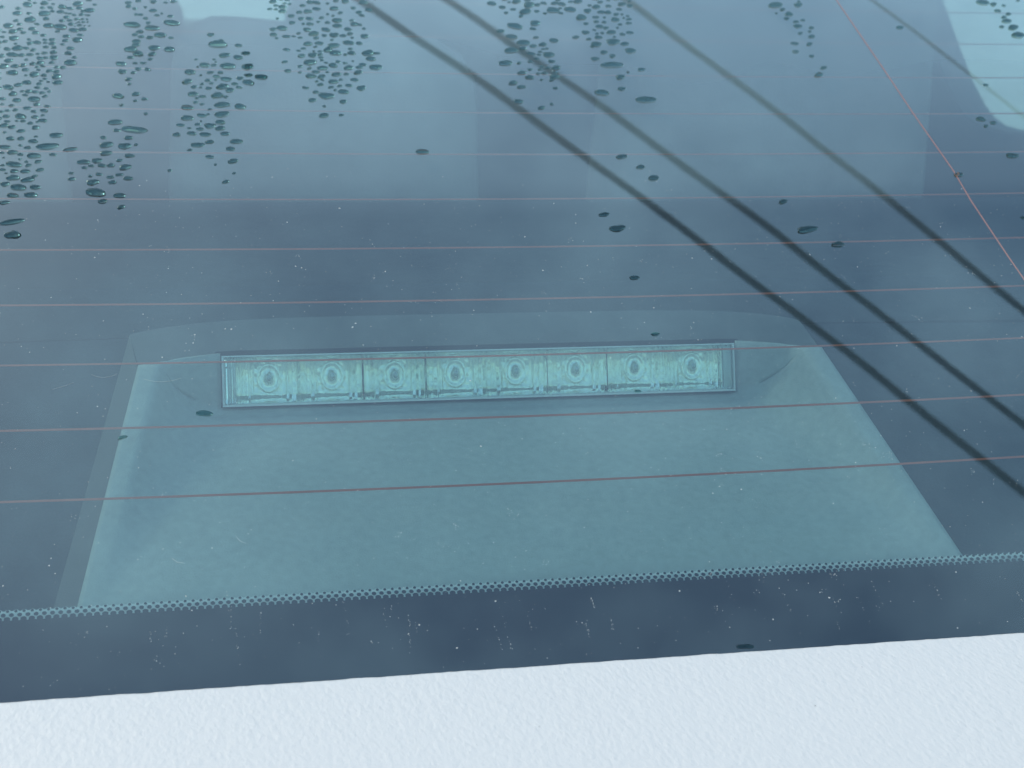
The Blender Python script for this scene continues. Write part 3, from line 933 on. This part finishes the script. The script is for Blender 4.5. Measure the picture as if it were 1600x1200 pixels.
DROPS = {
'G': [(920,2215,472,220),(824,2492,442,192),(874,2688,302,244),(764,2901,264,248),(727,2265,286,220),(729,2971,252,238),(785,2665,245,224),(941,2614,232,211),(839,2391,226,200),(779,3049,212,202),(885,2772,208,192),(861,3003,198,188),(810,2962,197,185),(928,2889,197,184),(758,2766,192,177),(755,2539,188,169),(844,2567,135,220),(828,2298,184,161),(930,2674,179,163),(808,2597,176,159),(909,2954,169,160),(876,2955,169,159),(838,2822,166,155),(809,2724,164,151),(700,2722,163,150),(955,2457,162,144),(976,2774,153,141),(922,3012,142,139),(837,2905,140,135),(866,2811,139,129),(989,2859,139,129),(935,2758,139,128),(831,2864,125,134),(777,2844,125,133),(762,2708,123,129),(999,2894,130,121),(765,2645,108,127),(870,2863,121,113),(839,2765,83,131),(945,2845,104,104),(888,2434,80,122),(813,2757,90,101),(881,2905,86,105),(1000,2924,84,106),(976,2938,80,106),(806,2790,79,102),(925,2814,77,103),(891,2733,75,101),(977,2906,64,106)],
'I': [(3043,2860,333,290),(2986,3174,304,289),(3048,2933,298,277),(3039,2994,225,210),(3038,3159,190,181),(2405,2894,178,164),(3032,3094,170,161),(3082,3066,151,160),(3041,3032,157,147),(2987,2935,130,155),(2663,2392,138,136),(3183,3243,111,130),(3093,3152,108,127),(3203,3209,105,129),(3214,3268,83,131),(3099,3249,84,129)],
'H': [(1797,3071,347,278),(1822,2445,229,202),(1925,3079,210,198),(1845,2988,207,194),(1856,2876,205,190),(1900,2784,170,156),(1863,2713,168,153),(1788,2715,167,152),(1869,2506,165,147),(1844,3172,157,150),(1825,3030,156,146),(1924,2864,149,138),(1770,2641,149,135),(1821,2945,137,144),(1863,2917,137,143),(1840,2605,133,134),(1850,2810,126,115),(1872,3151,121,117),(1903,2934,108,112),(1904,2829,96,110),(1940,3114,88,117),(1783,2992,71,113)],
'L': [(1380,1295,420,217),(582,1309,357,206),(2547,1823,290,227),(-137,1817,267,190),(1491,1201,265,182),(812,1640,210,226),(2514,2106,232,198),(712,1787,226,186),(-1057,365,240,162),(2223,1676,186,201),(1340,1481,200,158),(583,1010,192,144),(546,1398,187,147),(777,1715,183,149),(2567,2077,166,141),(591,693,160,115),(2516,2050,132,126),(-1323,270,141,99),(2404,1376,122,108),(453,402,118,81),(545,-695,250,110)],
'D': [(-939,2611,403,221),(-902,2437,320,212),(-937,2146,309,198),(-939,2076,292,195),(-820,2433,260,213),(-955,2214,267,201),(-932,2280,254,205),(-1081,2125,247,196),(-766,2353,229,208),(-1064,2387,225,207),(-817,2311,227,205),(-1085,2049,231,193),(-865,2134,222,197),(-911,2522,215,201),(-889,1885,230,187),(-1045,1862,227,185),(-990,1994,216,190),(-1077,2315,208,190),(-908,1753,212,179),(-857,2506,200,186),(-1002,2444,197,182),(-915,2337,196,178),(-1056,2222,192,173),(-948,2020,189,165),(-951,1977,188,164),(-1013,1934,186,162),(-903,2253,179,162),(-968,2686,171,163),(-820,2539,170,159),(-916,1835,177,151),(-933,1939,173,150),(-1062,1941,171,149),(-995,1882,171,148),(-851,2602,156,146),(-817,2368,158,144),(-1023,2067,160,141),(-1124,1932,156,136),(-856,2343,151,138),(-926,2637,140,132),(-1109,1999,143,126),(-977,2385,136,125),(-998,1782,141,120),(-951,2355,136,124),(-880,2301,135,123),(-1031,1971,138,120),(-989,2265,134,121),(-941,1619,139,116),(-1048,2275,133,121),(-1013,2204,133,119),(-936,2386,127,117),(-991,2325,126,115),(-960,2442,122,112),(-864,2275,120,108),(-1041,2004,115,101),(-920,2202,104,106),(-1075,1828,113,97),(-1045,2161,103,105),(-1019,2148,94,105),(-1015,2297,89,108),(-988,2112,88,104),(-975,2303,93,85),(-1153,1693,83,93),(-1038,2192,91,82),(-1073,1977,89,78),(-906,1673,70,94),(-1035,2486,73,88),(-958,2486,69,88),(-1019,2363,69,86),(-996,2075,72,80),(-958,2330,67,85),(-1020,2271,67,84),(-977,1730,56,95),(-1029,2428,57,87),(-952,2467,50,88),(-1026,2025,49,79)],
'C': [(-1432,1555,325,265),(-1294,1967,417,188),(-1328,1854,267,182),(-1398,1863,266,182),(-1363,2018,251,190),(-1446,1619,228,202),(-1327,1715,233,176),(-1401,1808,224,180),(-1345,1537,208,182),(-1483,1751,211,177),(-1431,1759,192,165),(-1312,1644,181,153),(-1311,1790,174,150),(-1314,1910,166,145),(-1406,1501,167,139),(-1414,1728,161,138),(-1337,1466,147,146),(-1379,1728,151,130),(-1370,1619,150,126),(-1361,1961,135,119),(-1347,1667,131,111),(-1423,1671,130,111),(-1379,1652,130,110),(-1522,1642,129,110),(-1411,1912,123,108),(-1348,1760,122,105),(-1454,1725,120,104),(-1478,1713,100,93),(-1527,1679,89,92),(-1283,1863,83,97),(-1455,1659,80,92)],
'B': [(-1136,2780,350,228),(-1301,2760,333,225),(-1222,2736,308,225),(-1308,2561,251,216),(-1186,2679,243,222),(-1210,2574,227,215),(-1277,2526,225,212),(-1146,2564,215,203),(-1353,2203,216,197),(-1349,2447,185,173),(-1343,2386,184,171),(-1220,2525,176,165),(-1286,2220,169,154),(-1283,2624,164,157),(-1213,2957,158,156),(-1214,2881,157,154),(-1270,2702,153,147),(-1230,2657,153,146),(-1285,2595,151,144),(-1124,2963,146,144),(-1318,2329,147,135),(-1310,2497,137,129),(-1320,2944,133,132),(-1277,2407,136,126),(-1240,2405,136,126),(-1321,2913,131,130),(-1252,2184,133,120),(-1278,2961,126,125),(-1293,2677,127,122),(-1265,2663,124,119),(-1140,2836,121,118),(-1235,2777,115,112),(-1268,2845,104,122),(-1227,2485,112,112),(-1245,2814,103,121),(-1257,2454,112,111),(-1297,2379,111,109),(-1138,2656,102,117),(-1197,2841,108,106),(-1294,2895,106,104),(-1290,2453,99,111),(-1341,2139,95,103),(-1247,2909,78,124),(-1335,2985,98,98),(-1288,2845,96,95),(-1152,2986,93,98),(-1313,2293,85,107),(-1157,2951,91,97),(-1288,2170,84,104),(-1245,2078,84,102),(-1227,3016,86,98),(-1176,2857,61,95)],
'F': [(432,2807,323,244),(526,3002,277,256),(634,2961,277,255),(439,2666,279,237),(502,2941,261,247),(371,2598,263,233),(325,2491,259,227),(541,2566,252,228),(526,2838,245,229),(397,2713,240,221),(532,2387,234,208),(472,3033,221,212),(589,2689,215,198),(348,3008,205,196),(876,3082,202,193),(389,2414,206,184),(418,2379,206,183),(1045,3098,197,188),(335,2332,204,180),(993,3032,196,186),(333,2187,201,175),(557,2460,197,176),(979,3088,189,181),(350,2762,187,174),(696,3017,184,175),(531,2654,187,171),(429,2614,185,169),(819,3091,175,168),(363,2300,178,157),(659,3023,168,160),(634,3081,167,160),(459,2575,171,156),(419,3053,166,159),(394,2975,164,156),(481,2639,159,146),(429,2141,163,141),(546,2512,158,142),(1033,3019,154,145),(571,3005,153,145),(531,3049,149,143),(699,3087,146,140),(532,3093,145,139),(607,3021,139,137),(971,2985,140,132),(491,2413,143,127),(947,2936,138,130),(509,2788,135,129),(457,3089,134,129),(508,2712,134,127),(681,3056,132,126),(892,3047,131,125),(472,2900,123,132),(1098,3114,129,123),(444,2958,127,121),(516,2456,131,117),(543,2422,131,117),(403,3087,126,121),(557,2945,124,117),(405,2925,109,132),(444,2507,118,121),(390,2494,117,121),(432,2441,117,119),(514,2357,116,118),(743,3044,119,113),(595,2929,97,134),(752,3098,113,109),(831,3013,113,108),(522,2295,103,116),(674,2934,112,106),(463,2408,115,102),(478,2443,114,102),(479,2531,111,101),(1042,3066,101,110),(489,2467,109,97),(937,3066,96,109),(478,2170,89,113),(678,2980,91,106),(496,2565,96,96),(508,2590,95,96),(468,2361,77,118),(563,3059,79,107),(438,3023,79,105),(543,2619,76,97),(525,2614,75,97)],
'A': [(-1621,1854,403,181),(-1720,1309,272,247),(-1728,1384,435,126),(-1607,2733,238,222),(-1717,1593,243,215),(-1743,1737,296,175),(-1734,2791,223,221),(-1683,2843,221,220),(-1557,2453,229,209),(-1784,2373,215,203),(-1740,1653,254,171),(-1774,2561,208,201),(-1675,1793,229,178),(-1823,2738,202,199),(-1685,1639,235,171),(-1687,2180,209,192),(-1793,2510,203,195),(-1754,2915,198,199),(-1653,2743,200,197),(-1594,1929,214,184),(-1532,2631,200,193),(-1736,2059,205,186),(-1540,2928,194,194),(-1791,2264,200,186),(-1796,2637,194,189),(-1822,2422,196,187),(-1610,2346,198,185),(-1697,2360,196,184),(-1485,2875,190,188),(-1666,1545,213,164),(-1606,2902,183,183),(-1536,1834,232,141),(-1657,1592,195,166),(-1804,2693,180,176),(-1738,1544,193,164),(-1754,1816,189,166),(-1683,2930,176,177),(-1599,2302,183,170),(-1543,3005,175,177),(-1722,2301,179,167),(-1625,2489,176,168),(-1792,2841,171,170),(-1551,2708,173,168),(-1783,1851,179,159),(-1804,2464,172,164),(-1767,1613,174,150),(-1677,1888,171,152),(-1774,2218,167,155),(-1835,2255,164,153),(-1864,2700,159,157),(-1566,2525,160,152),(-1513,2717,158,153),(-1695,1693,167,144),(-1792,1996,162,146),(-1678,2449,157,149),(-1453,2987,152,153),(-1757,2172,158,146),(-1765,1907,161,143),(-1698,2606,154,149),(-1764,1499,163,137),(-1778,2422,153,145),(-1628,2531,151,145),(-1756,2282,153,142),(-1586,2976,146,147),(-1645,2029,154,139),(-1674,1981,153,137),(-1722,2981,143,145),(-1837,2499,147,141),(-1729,1958,152,136),(-1724,2716,144,141),(-1558,2562,143,137),(-1611,2859,140,139),(-1839,2327,143,135),(-1714,2235,143,132),(-1739,1695,147,127),(-1710,2684,138,135),(-1817,2553,139,134),(-1790,2058,143,130),(-1669,2800,136,135),(-1721,2510,138,132),(-1763,1985,142,128),(-1492,2964,134,134),(-1727,2599,136,132),(-1584,2814,134,132),(-1756,2506,136,130),(-1725,1907,141,125),(-1853,2603,134,131),(-1579,2659,135,130),(-1746,2430,136,129),(-1611,2383,137,128),(-1644,2097,139,126),(-1772,2711,132,130),(-1713,2547,134,128),(-1640,2387,135,127),(-1708,2441,134,127),(-1713,2116,136,124),(-1682,2484,132,126),(-1818,2044,135,123),(-1636,2598,131,126),(-1642,1701,138,119),(-1862,2891,127,128),(-1677,2053,134,121),(-1586,2415,131,123),(-1678,2143,133,121),(-1563,2757,127,125),(-1658,2355,130,122),(-1732,2395,128,121),(-1603,2785,124,122),(-1639,2629,125,121),(-1791,2882,122,123),(-1522,2838,123,122),(-1583,2624,125,120),(-1571,2887,122,121),(-1532,2892,122,121),(-1810,2181,126,117),(-1626,2568,123,118),(-1655,1753,129,112),(-1696,1846,126,111),(-1758,2683,119,117),(-1675,2665,119,116),(-1666,2524,120,115),(-1741,2561,119,115),(-1653,2891,115,115),(-1522,2670,117,113),(-1631,2451,118,112),(-1779,2752,115,113),(-1680,2263,117,109),(-1669,2985,112,113),(-1854,2564,114,111),(-1686,2231,117,108),(-1599,1799,120,105),(-1793,2780,112,111),(-1689,1731,119,103),(-1661,2571,112,108),(-1645,2862,110,109),(-1782,1704,117,102),(-1662,1661,118,101),(-1689,2889,109,109),(-1636,2129,114,104),(-1516,2866,109,108),(-1827,2612,110,107),(-1744,2841,108,108),(-1674,2291,112,104),(-1721,1801,115,101),(-1570,2787,108,106),(-1541,2800,108,106),(-1611,2416,110,104),(-1705,2755,107,106),(-1694,2010,112,101),(-1656,2488,108,103),(-1661,2225,110,101),(-1685,2091,110,100),(-1615,2696,106,103),(-1810,2090,109,100),(-1758,2102,108,99),(-1667,2627,104,101),(-1540,2492,105,100),(-1646,2200,105,97),(-1723,2024,102,99),(-1773,2133,105,96),(-1723,2208,104,96),(-1784,2023,105,95),(-1526,2749,101,98),(-1788,2098,102,93),(-1504,2993,96,97),(-1746,2953,94,96),(-1552,2833,95,94),(-1663,2961,93,96),(-1644,2256,98,90),(-1467,2923,91,96),(-1841,2647,94,92),(-1666,2423,94,89),(-1790,1813,97,86),(-1838,2367,93,88),(-1836,2686,90,90),(-1689,2418,92,87),(-1732,2629,89,89),(-1690,2517,91,87),(-1645,2924,83,95),(-1625,2992,81,97),(-1722,2929,82,95),(-1592,2593,87,89),(-1664,2603,86,89),(-1681,2394,90,85),(-1571,2844,80,94),(-1512,2776,78,93),(-1725,1860,90,80),(-1652,2326,86,83),(-1737,2235,87,81),(-1490,2832,74,94),(-1587,2848,72,94),(-1631,2233,83,81),(-1730,2353,80,84),(-1784,2594,76,88),(-1790,1948,86,77),(-1734,2470,76,86),(-1515,2800,69,93),(-1639,2305,76,83),(-1668,2312,74,83),(-1782,1732,84,73),(-1747,2026,79,77),(-1811,2143,75,79),(-1668,2019,76,77),(-1696,1753,79,72),(-1669,1918,74,75),(-1649,2065,70,78),(-1495,2799,55,93),(-1531,2774,55,93),(-1721,1770,65,73),(-1485,2745,47,92),(-1506,2746,46,92),(-1502,2835,43,94),(-1767,1681,55,71),(-1782,1781,53,73),(-1493,2777,41,93),(-1526,2796,40,93),(-1541,2765,35,92),(-1545,2739,35,92)],
'E': [(-500,2216,340,205),(-550,2473,278,217),(-283,2556,262,224),(-439,2610,249,225),(-427,2553,236,218),(-266,2442,236,214),(-514,2709,227,213),(-766,2356,226,205),(-398,2826,219,208),(-424,2700,216,203),(-653,2752,214,203),(-365,2638,215,200),(-532,2532,210,194),(-265,2989,200,193),(-556,2366,206,187),(-344,2276,207,185),(-420,2247,206,183),(-384,2435,199,181),(-450,2453,198,181),(-402,2778,194,183),(-498,2430,197,180),(-346,2399,198,179),(-816,2431,193,177),(-463,2325,195,175),(-678,2981,185,180),(-546,2624,189,176),(-463,2576,189,175),(-276,2508,190,174),(-404,2929,184,178),(-523,2071,189,165),(-442,2381,185,167),(-288,2694,181,170),(-454,2743,180,170),(-356,3043,174,170),(-529,2899,175,169),(-349,2995,174,169),(-638,2933,174,169),(-359,2554,178,164),(-478,2977,172,167),(-437,3027,171,166),(-509,3024,170,166),(-326,2797,171,162),(-641,2896,169,163),(-508,2363,172,156),(-540,2741,167,158),(-544,3027,164,160),(-358,2752,166,157),(-496,2630,166,155),(-561,2182,169,149),(-512,2981,159,155),(-581,2525,163,151),(-244,2923,160,153),(-485,2923,157,152),(-430,2174,147,160),(-637,2682,156,147),(-692,2739,154,146),(-694,2695,153,145),(-291,2900,148,142),(-527,2790,148,141),(-818,2539,149,139),(-529,2398,150,136),(-367,2341,151,135),(-650,2404,149,136),(-523,2836,145,139),(-603,2856,144,139),(-605,2799,144,137),(-351,2712,145,136),(-384,2696,145,136),(-817,2367,147,134),(-318,2634,144,134),(-640,3003,138,135),(-643,2573,140,130),(-318,2462,141,129),(-334,2440,141,128),(-388,2999,133,130),(-565,2890,133,128),(-395,2296,138,123),(-546,2950,132,128),(-562,2834,133,127),(-516,2301,137,123),(-387,3039,131,127),(-541,2244,136,121),(-704,3020,128,126),(-315,2937,124,129),(-378,2892,123,127),(-468,2694,127,119),(-444,2805,121,124),(-656,2475,127,117),(-507,2672,125,118),(-245,2554,119,119),(-474,2281,126,112),(-279,2872,121,116),(-583,2276,125,112),(-499,2537,117,117),(-468,2846,118,113),(-594,2440,115,114),(-569,2584,117,109),(-436,2291,118,105),(-669,2944,112,109),(-426,2482,105,116),(-554,2425,104,114),(-449,2074,112,105),(-400,2384,104,113),(-695,2912,109,106),(-298,2791,110,104),(-581,2709,108,102),(-297,3021,106,103),(-613,2993,106,103),(-360,2587,108,100),(-577,2673,105,99),(-332,2828,103,98),(-397,2472,103,94),(-669,2911,96,98),(-604,2961,92,99),(-427,2340,81,112),(-283,2759,92,96),(-626,2966,89,99),(-496,2562,96,91),(-498,2513,97,90),(-554,2790,90,96),(-389,2539,94,91),(-486,2809,88,97),(-429,2971,84,100),(-592,2565,91,91),(-515,2599,89,92),(-437,2877,82,98),(-438,2658,85,94),(-603,2683,84,93),(-414,2864,79,98),(-496,2491,86,90),(-205,3021,75,102),(-680,2665,82,93),(-667,2831,78,96),(-458,2260,68,110),(-597,2394,84,88),(-342,2679,78,94),(-478,2472,81,90),(-513,2138,67,107),(-479,2399,76,88),(-530,2325,77,86),(-504,2336,71,87),(-525,2564,65,91),(-360,2488,58,90)],
}
LONE_LABEL = [
    'long tilted water droplet near the third cable reflection, well below the other drops there',
    'wide dark water droplet between the first and second cable reflections, above the lamp',
    'water droplet at the right edge of the glass beneath the bright corner',
    'lone water droplet on the glass before the middle headrest, away from every cluster',
    'water droplet just below the long tilted drop, beside the third cable reflection',
    'roundest of three water droplets in a row between the first two cable reflections',
    'largest of three water droplets at the lower edge of the bright top right corner',
    'uppermost of three water droplets in a row between the first two cable reflections',
    'water droplet near the lower left corner of the clear lens',
    'water droplet sitting on the thin orange antenna line',
    'flat water droplet just right of the second cable reflection, on the heating line',
    'small water droplet midway between the brake light and the wide dark drop',
    'faint small water droplet just above the wide dark drop',
    'smallest of three water droplets in a row between the first two cable reflections',
    'right one of three water droplets at the lower edge of the bright top right corner',
    'small water droplet just above the right part of the clear lens',
    'smallest of three water droplets at the lower edge of the bright top right corner',
    'small water droplet on the left rim of the brake light housing',
    'tiny water droplet at the right edge of the glass beside the orange line',
    'tiny water droplet just below the right part of the clear lens',
    'dark water droplet on the black border against the edge of the white lid',
]
all_drops = [(t, k, i) for k, L_ in DROPS.items() for i, t in enumerate(L_)]
all_drops.sort(key=lambda e: (e[1] != 'L', -e[0][2] * e[0][3]))
wid = {k: max(range(len(L_)), key=lambda i: L_[i][2]) for k, L_ in DROPS.items()}
low = {k: min(range(len(L_)), key=lambda i: L_[i][1]) for k, L_ in DROPS.items()}
rest = Buf()
for n, (t, k, i) in enumerate(all_drops):
    u, v, a_, b_ = t[0] / 1e4, t[1] / 1e4, t[2] / 1e5, t[3] / 1e5
    h = (0.40 + 0.14 * random.random()) * math.sqrt(a_ * min(a_, b_))
    rz = random.uniform(-0.25, 0.25)
    mat4 = Matrix.Translation(G(u, v, -0.00003)) @ BASIS.to_4x4() @ Matrix.Rotation(rz, 4, 'Z') @ Matrix.Diagonal((a_ * 1.05, b_ * 0.68, h, 1))
    me = protos[n % len(protos)]
    if n < 300:
        o_ = bpy.data.objects.new('water_droplet', me)
        col.objects.link(o_)
        o_.matrix_world = mat4
        if k == 'L':
            tag(o_, LONE_LABEL[i], 'droplet', 'single water droplets on the glass')
        else:
            lab = DROP_LABEL[k]
            if i == wid[k]: lab = lab.replace('water droplet', 'widest droplet')
            elif i == low[k]: lab = lab.replace('water droplet', 'lowest droplet')
            tag(o_, lab, 'droplet', 'cluster ' + {'A': 'at the far left', 'B': 'in the short upper left column', 'C': 'in the low left patch', 'D': 'before the middle headrest', 'E': 'left of the cables', 'F': 'across the second cable', 'G': 'between the second and third cables', 'H': 'left of the orange line', 'I': 'in the bright corner'}[k] + ' of water droplets')
    else:
        base = len(rest.v)
        rest.v += [mat4 @ vv.co for vv in me.vertices]
        rest.f += [tuple(base + q for q in p.vertices) for p in me.polygons]
tag(rest.build('fine_water_droplets', M_WATER, None, True), 'fine small water droplets scattered among the larger drops on the glass', 'droplets', kind='stuff')

# ================================================================ dust, lint, grit
def speck(b, c_, n_, r, flat=0.6):
    t1 = n_.orthogonal().normalized()
    t1.rotate(Matrix.Rotation(random.uniform(0, 6.28), 3, n_))
    t2 = n_.cross(t1)
    k = len(b.v)
    e = random.uniform(0.6, 1.5)
    b.v += [c_ + t1 * r * e, c_ + t2 * r, c_ - t1 * r * e, c_ - t2 * r, c_ + n_ * r * flat]
    b.f += [(k, k + 1, k + 4), (k + 1, k + 2, k + 4), (k + 2, k + 3, k + 4), (k + 3, k, k + 4)]
dust = Buf()
def on_glass(u, v, r):
    speck(dust, G(u, v, -0.00002), Gn(u, v), r)
for _ in range(2600):                          # even sprinkling, thicker low down
    v = -0.07 + 0.22 * random.random() ** 0.95
    u = random.uniform(-0.24, 0.27)
    on_glass(u, v, 0.00006 + 0.00010 * random.random() ** 2)
for _ in range(380):
    v = -0.068 + 0.24 * random.random() ** 0.9
    u = random.uniform(-0.22, 0.26)
    on_glass(u, v, 0.00015 + 0.00020 * random.random() ** 3)
for _ in range(80):                           # little clumps
    v = -0.06 + 0.2 * random.random() ** 1.3
    u = random.uniform(-0.2, 0.25)
    for _k in range(random.randint(4, 9)):
        on_glass(u + random.gauss(0, 0.0009), v + random.gauss(0, 0.0009), 0.00007 + 0.00012 * random.random() ** 2)
for _ in range(44):                            # dried runs down the black band
    u = random.uniform(-0.2, 0.24)
    v0 = random.uniform(-0.066, -0.048)
    ln = random.uniform(0.004, 0.016)
    du = random.gauss(0, 0.06)
    for _k in range(random.randint(5, 16)):
        t = random.random()
        on_glass(u + du * t * ln + random.gauss(0, 0.00022), min(v0 + t * ln, -0.042), 0.00005 + 0.00009 * random.random() ** 2)
tag(dust.build('dust_specks', M_DUST, None), 'pale dust specks sprinkled over the lower glass and black border', 'dust', kind='stuff')

def fibre(pts, r, label):
    """a thin lint fibre lying on the glass"""
    b = Buf()
    P_ = []
    n = len(pts)
    for k in range(n * 4 - 3):
        i, f_ = divmod(k, 4)
        f_ /= 4
        p0, p1 = pts[i], pts[min(i + 1, n - 1)]
        P_.append(G(p0[0] + (p1[0] - p0[0]) * f_, p0[1] + (p1[1] - p0[1]) * f_, -r * 0.9))
    for k, c_ in enumerate(P_):
        d_ = (P_[min(k + 1, len(P_) - 1)] - P_[max(k - 1, 0)]).normalized()
        s_ = d_.cross(GN).normalized()
        rr_ = r * (0.6 + 0.4 * math.sin(math.pi * k / (len(P_) - 1)))
        b.v += [c_ + s_ * rr_, c_ + GN * rr_, c_ - s_ * rr_, c_ - GN * rr_]
    for k in range(len(P_) - 1):
        for s in range(4):
            b.f.append((k * 4 + s, k * 4 + (s + 1) % 4, k * 4 + 4 + (s + 1) % 4, k * 4 + 4 + s))
    return tag(b.build('lint_fibre', M_LINT, None), label, 'lint', 'lint fibres on the glass')
def arc(u0, v0, w, sagv, n=7):
    return [(u0 + w * i / (n - 1), v0 - sagv * (1 - (2 * i / (n - 1) - 1) ** 2)) for i in range(n)]
fibre(arc(-0.1253, 0.0535, 0.0125, 0.0016), 0.00006, 'curved pale lint fibre at the upper left corner of the brake light housing')
fibre(arc(-0.1425, 0.0565, 0.0085, 0.0016), 0.00004, 'faint curved lint fibre on the dark glass left of the brake light')
fibre([(-0.155, 0.050), (-0.151, 0.0515), (-0.148, 0.053)], 0.00004, 'short slanted lint fibre near the left edge of the glass')
fibre([(-0.117, -0.0235), (-0.1155, -0.0252), (-0.1132, -0.0258)], 0.00006, 'short hooked lint fibre on the lower left of the tray')
fibre([(-0.0975, -0.0165), (-0.0963, -0.0185), (-0.0943, -0.0195)], 0.00005, 'short lint fibre a little right of the hooked one on the tray')

grit = Buf()
for (x, y) in ((-0.0385, -0.106), (-0.020, -0.0995), (-0.104, -0.093), (0.083, -0.081), (0.06, -0.1)):
    # height of the lid at y
    j = min(range(np_), key=lambda q: abs(prof[q][0] - y) + (10 if q < 8 else 0))
    speck(grit, Vector((x, y, prof[j][1] + 0.0001)), Vector((0, 0, 1)), random.uniform(0.00010, 0.0002))
tag(grit.build('grit', M_GRIT, None), 'a few tiny dark grit specks on the white boot lid', 'grit', kind='stuff')
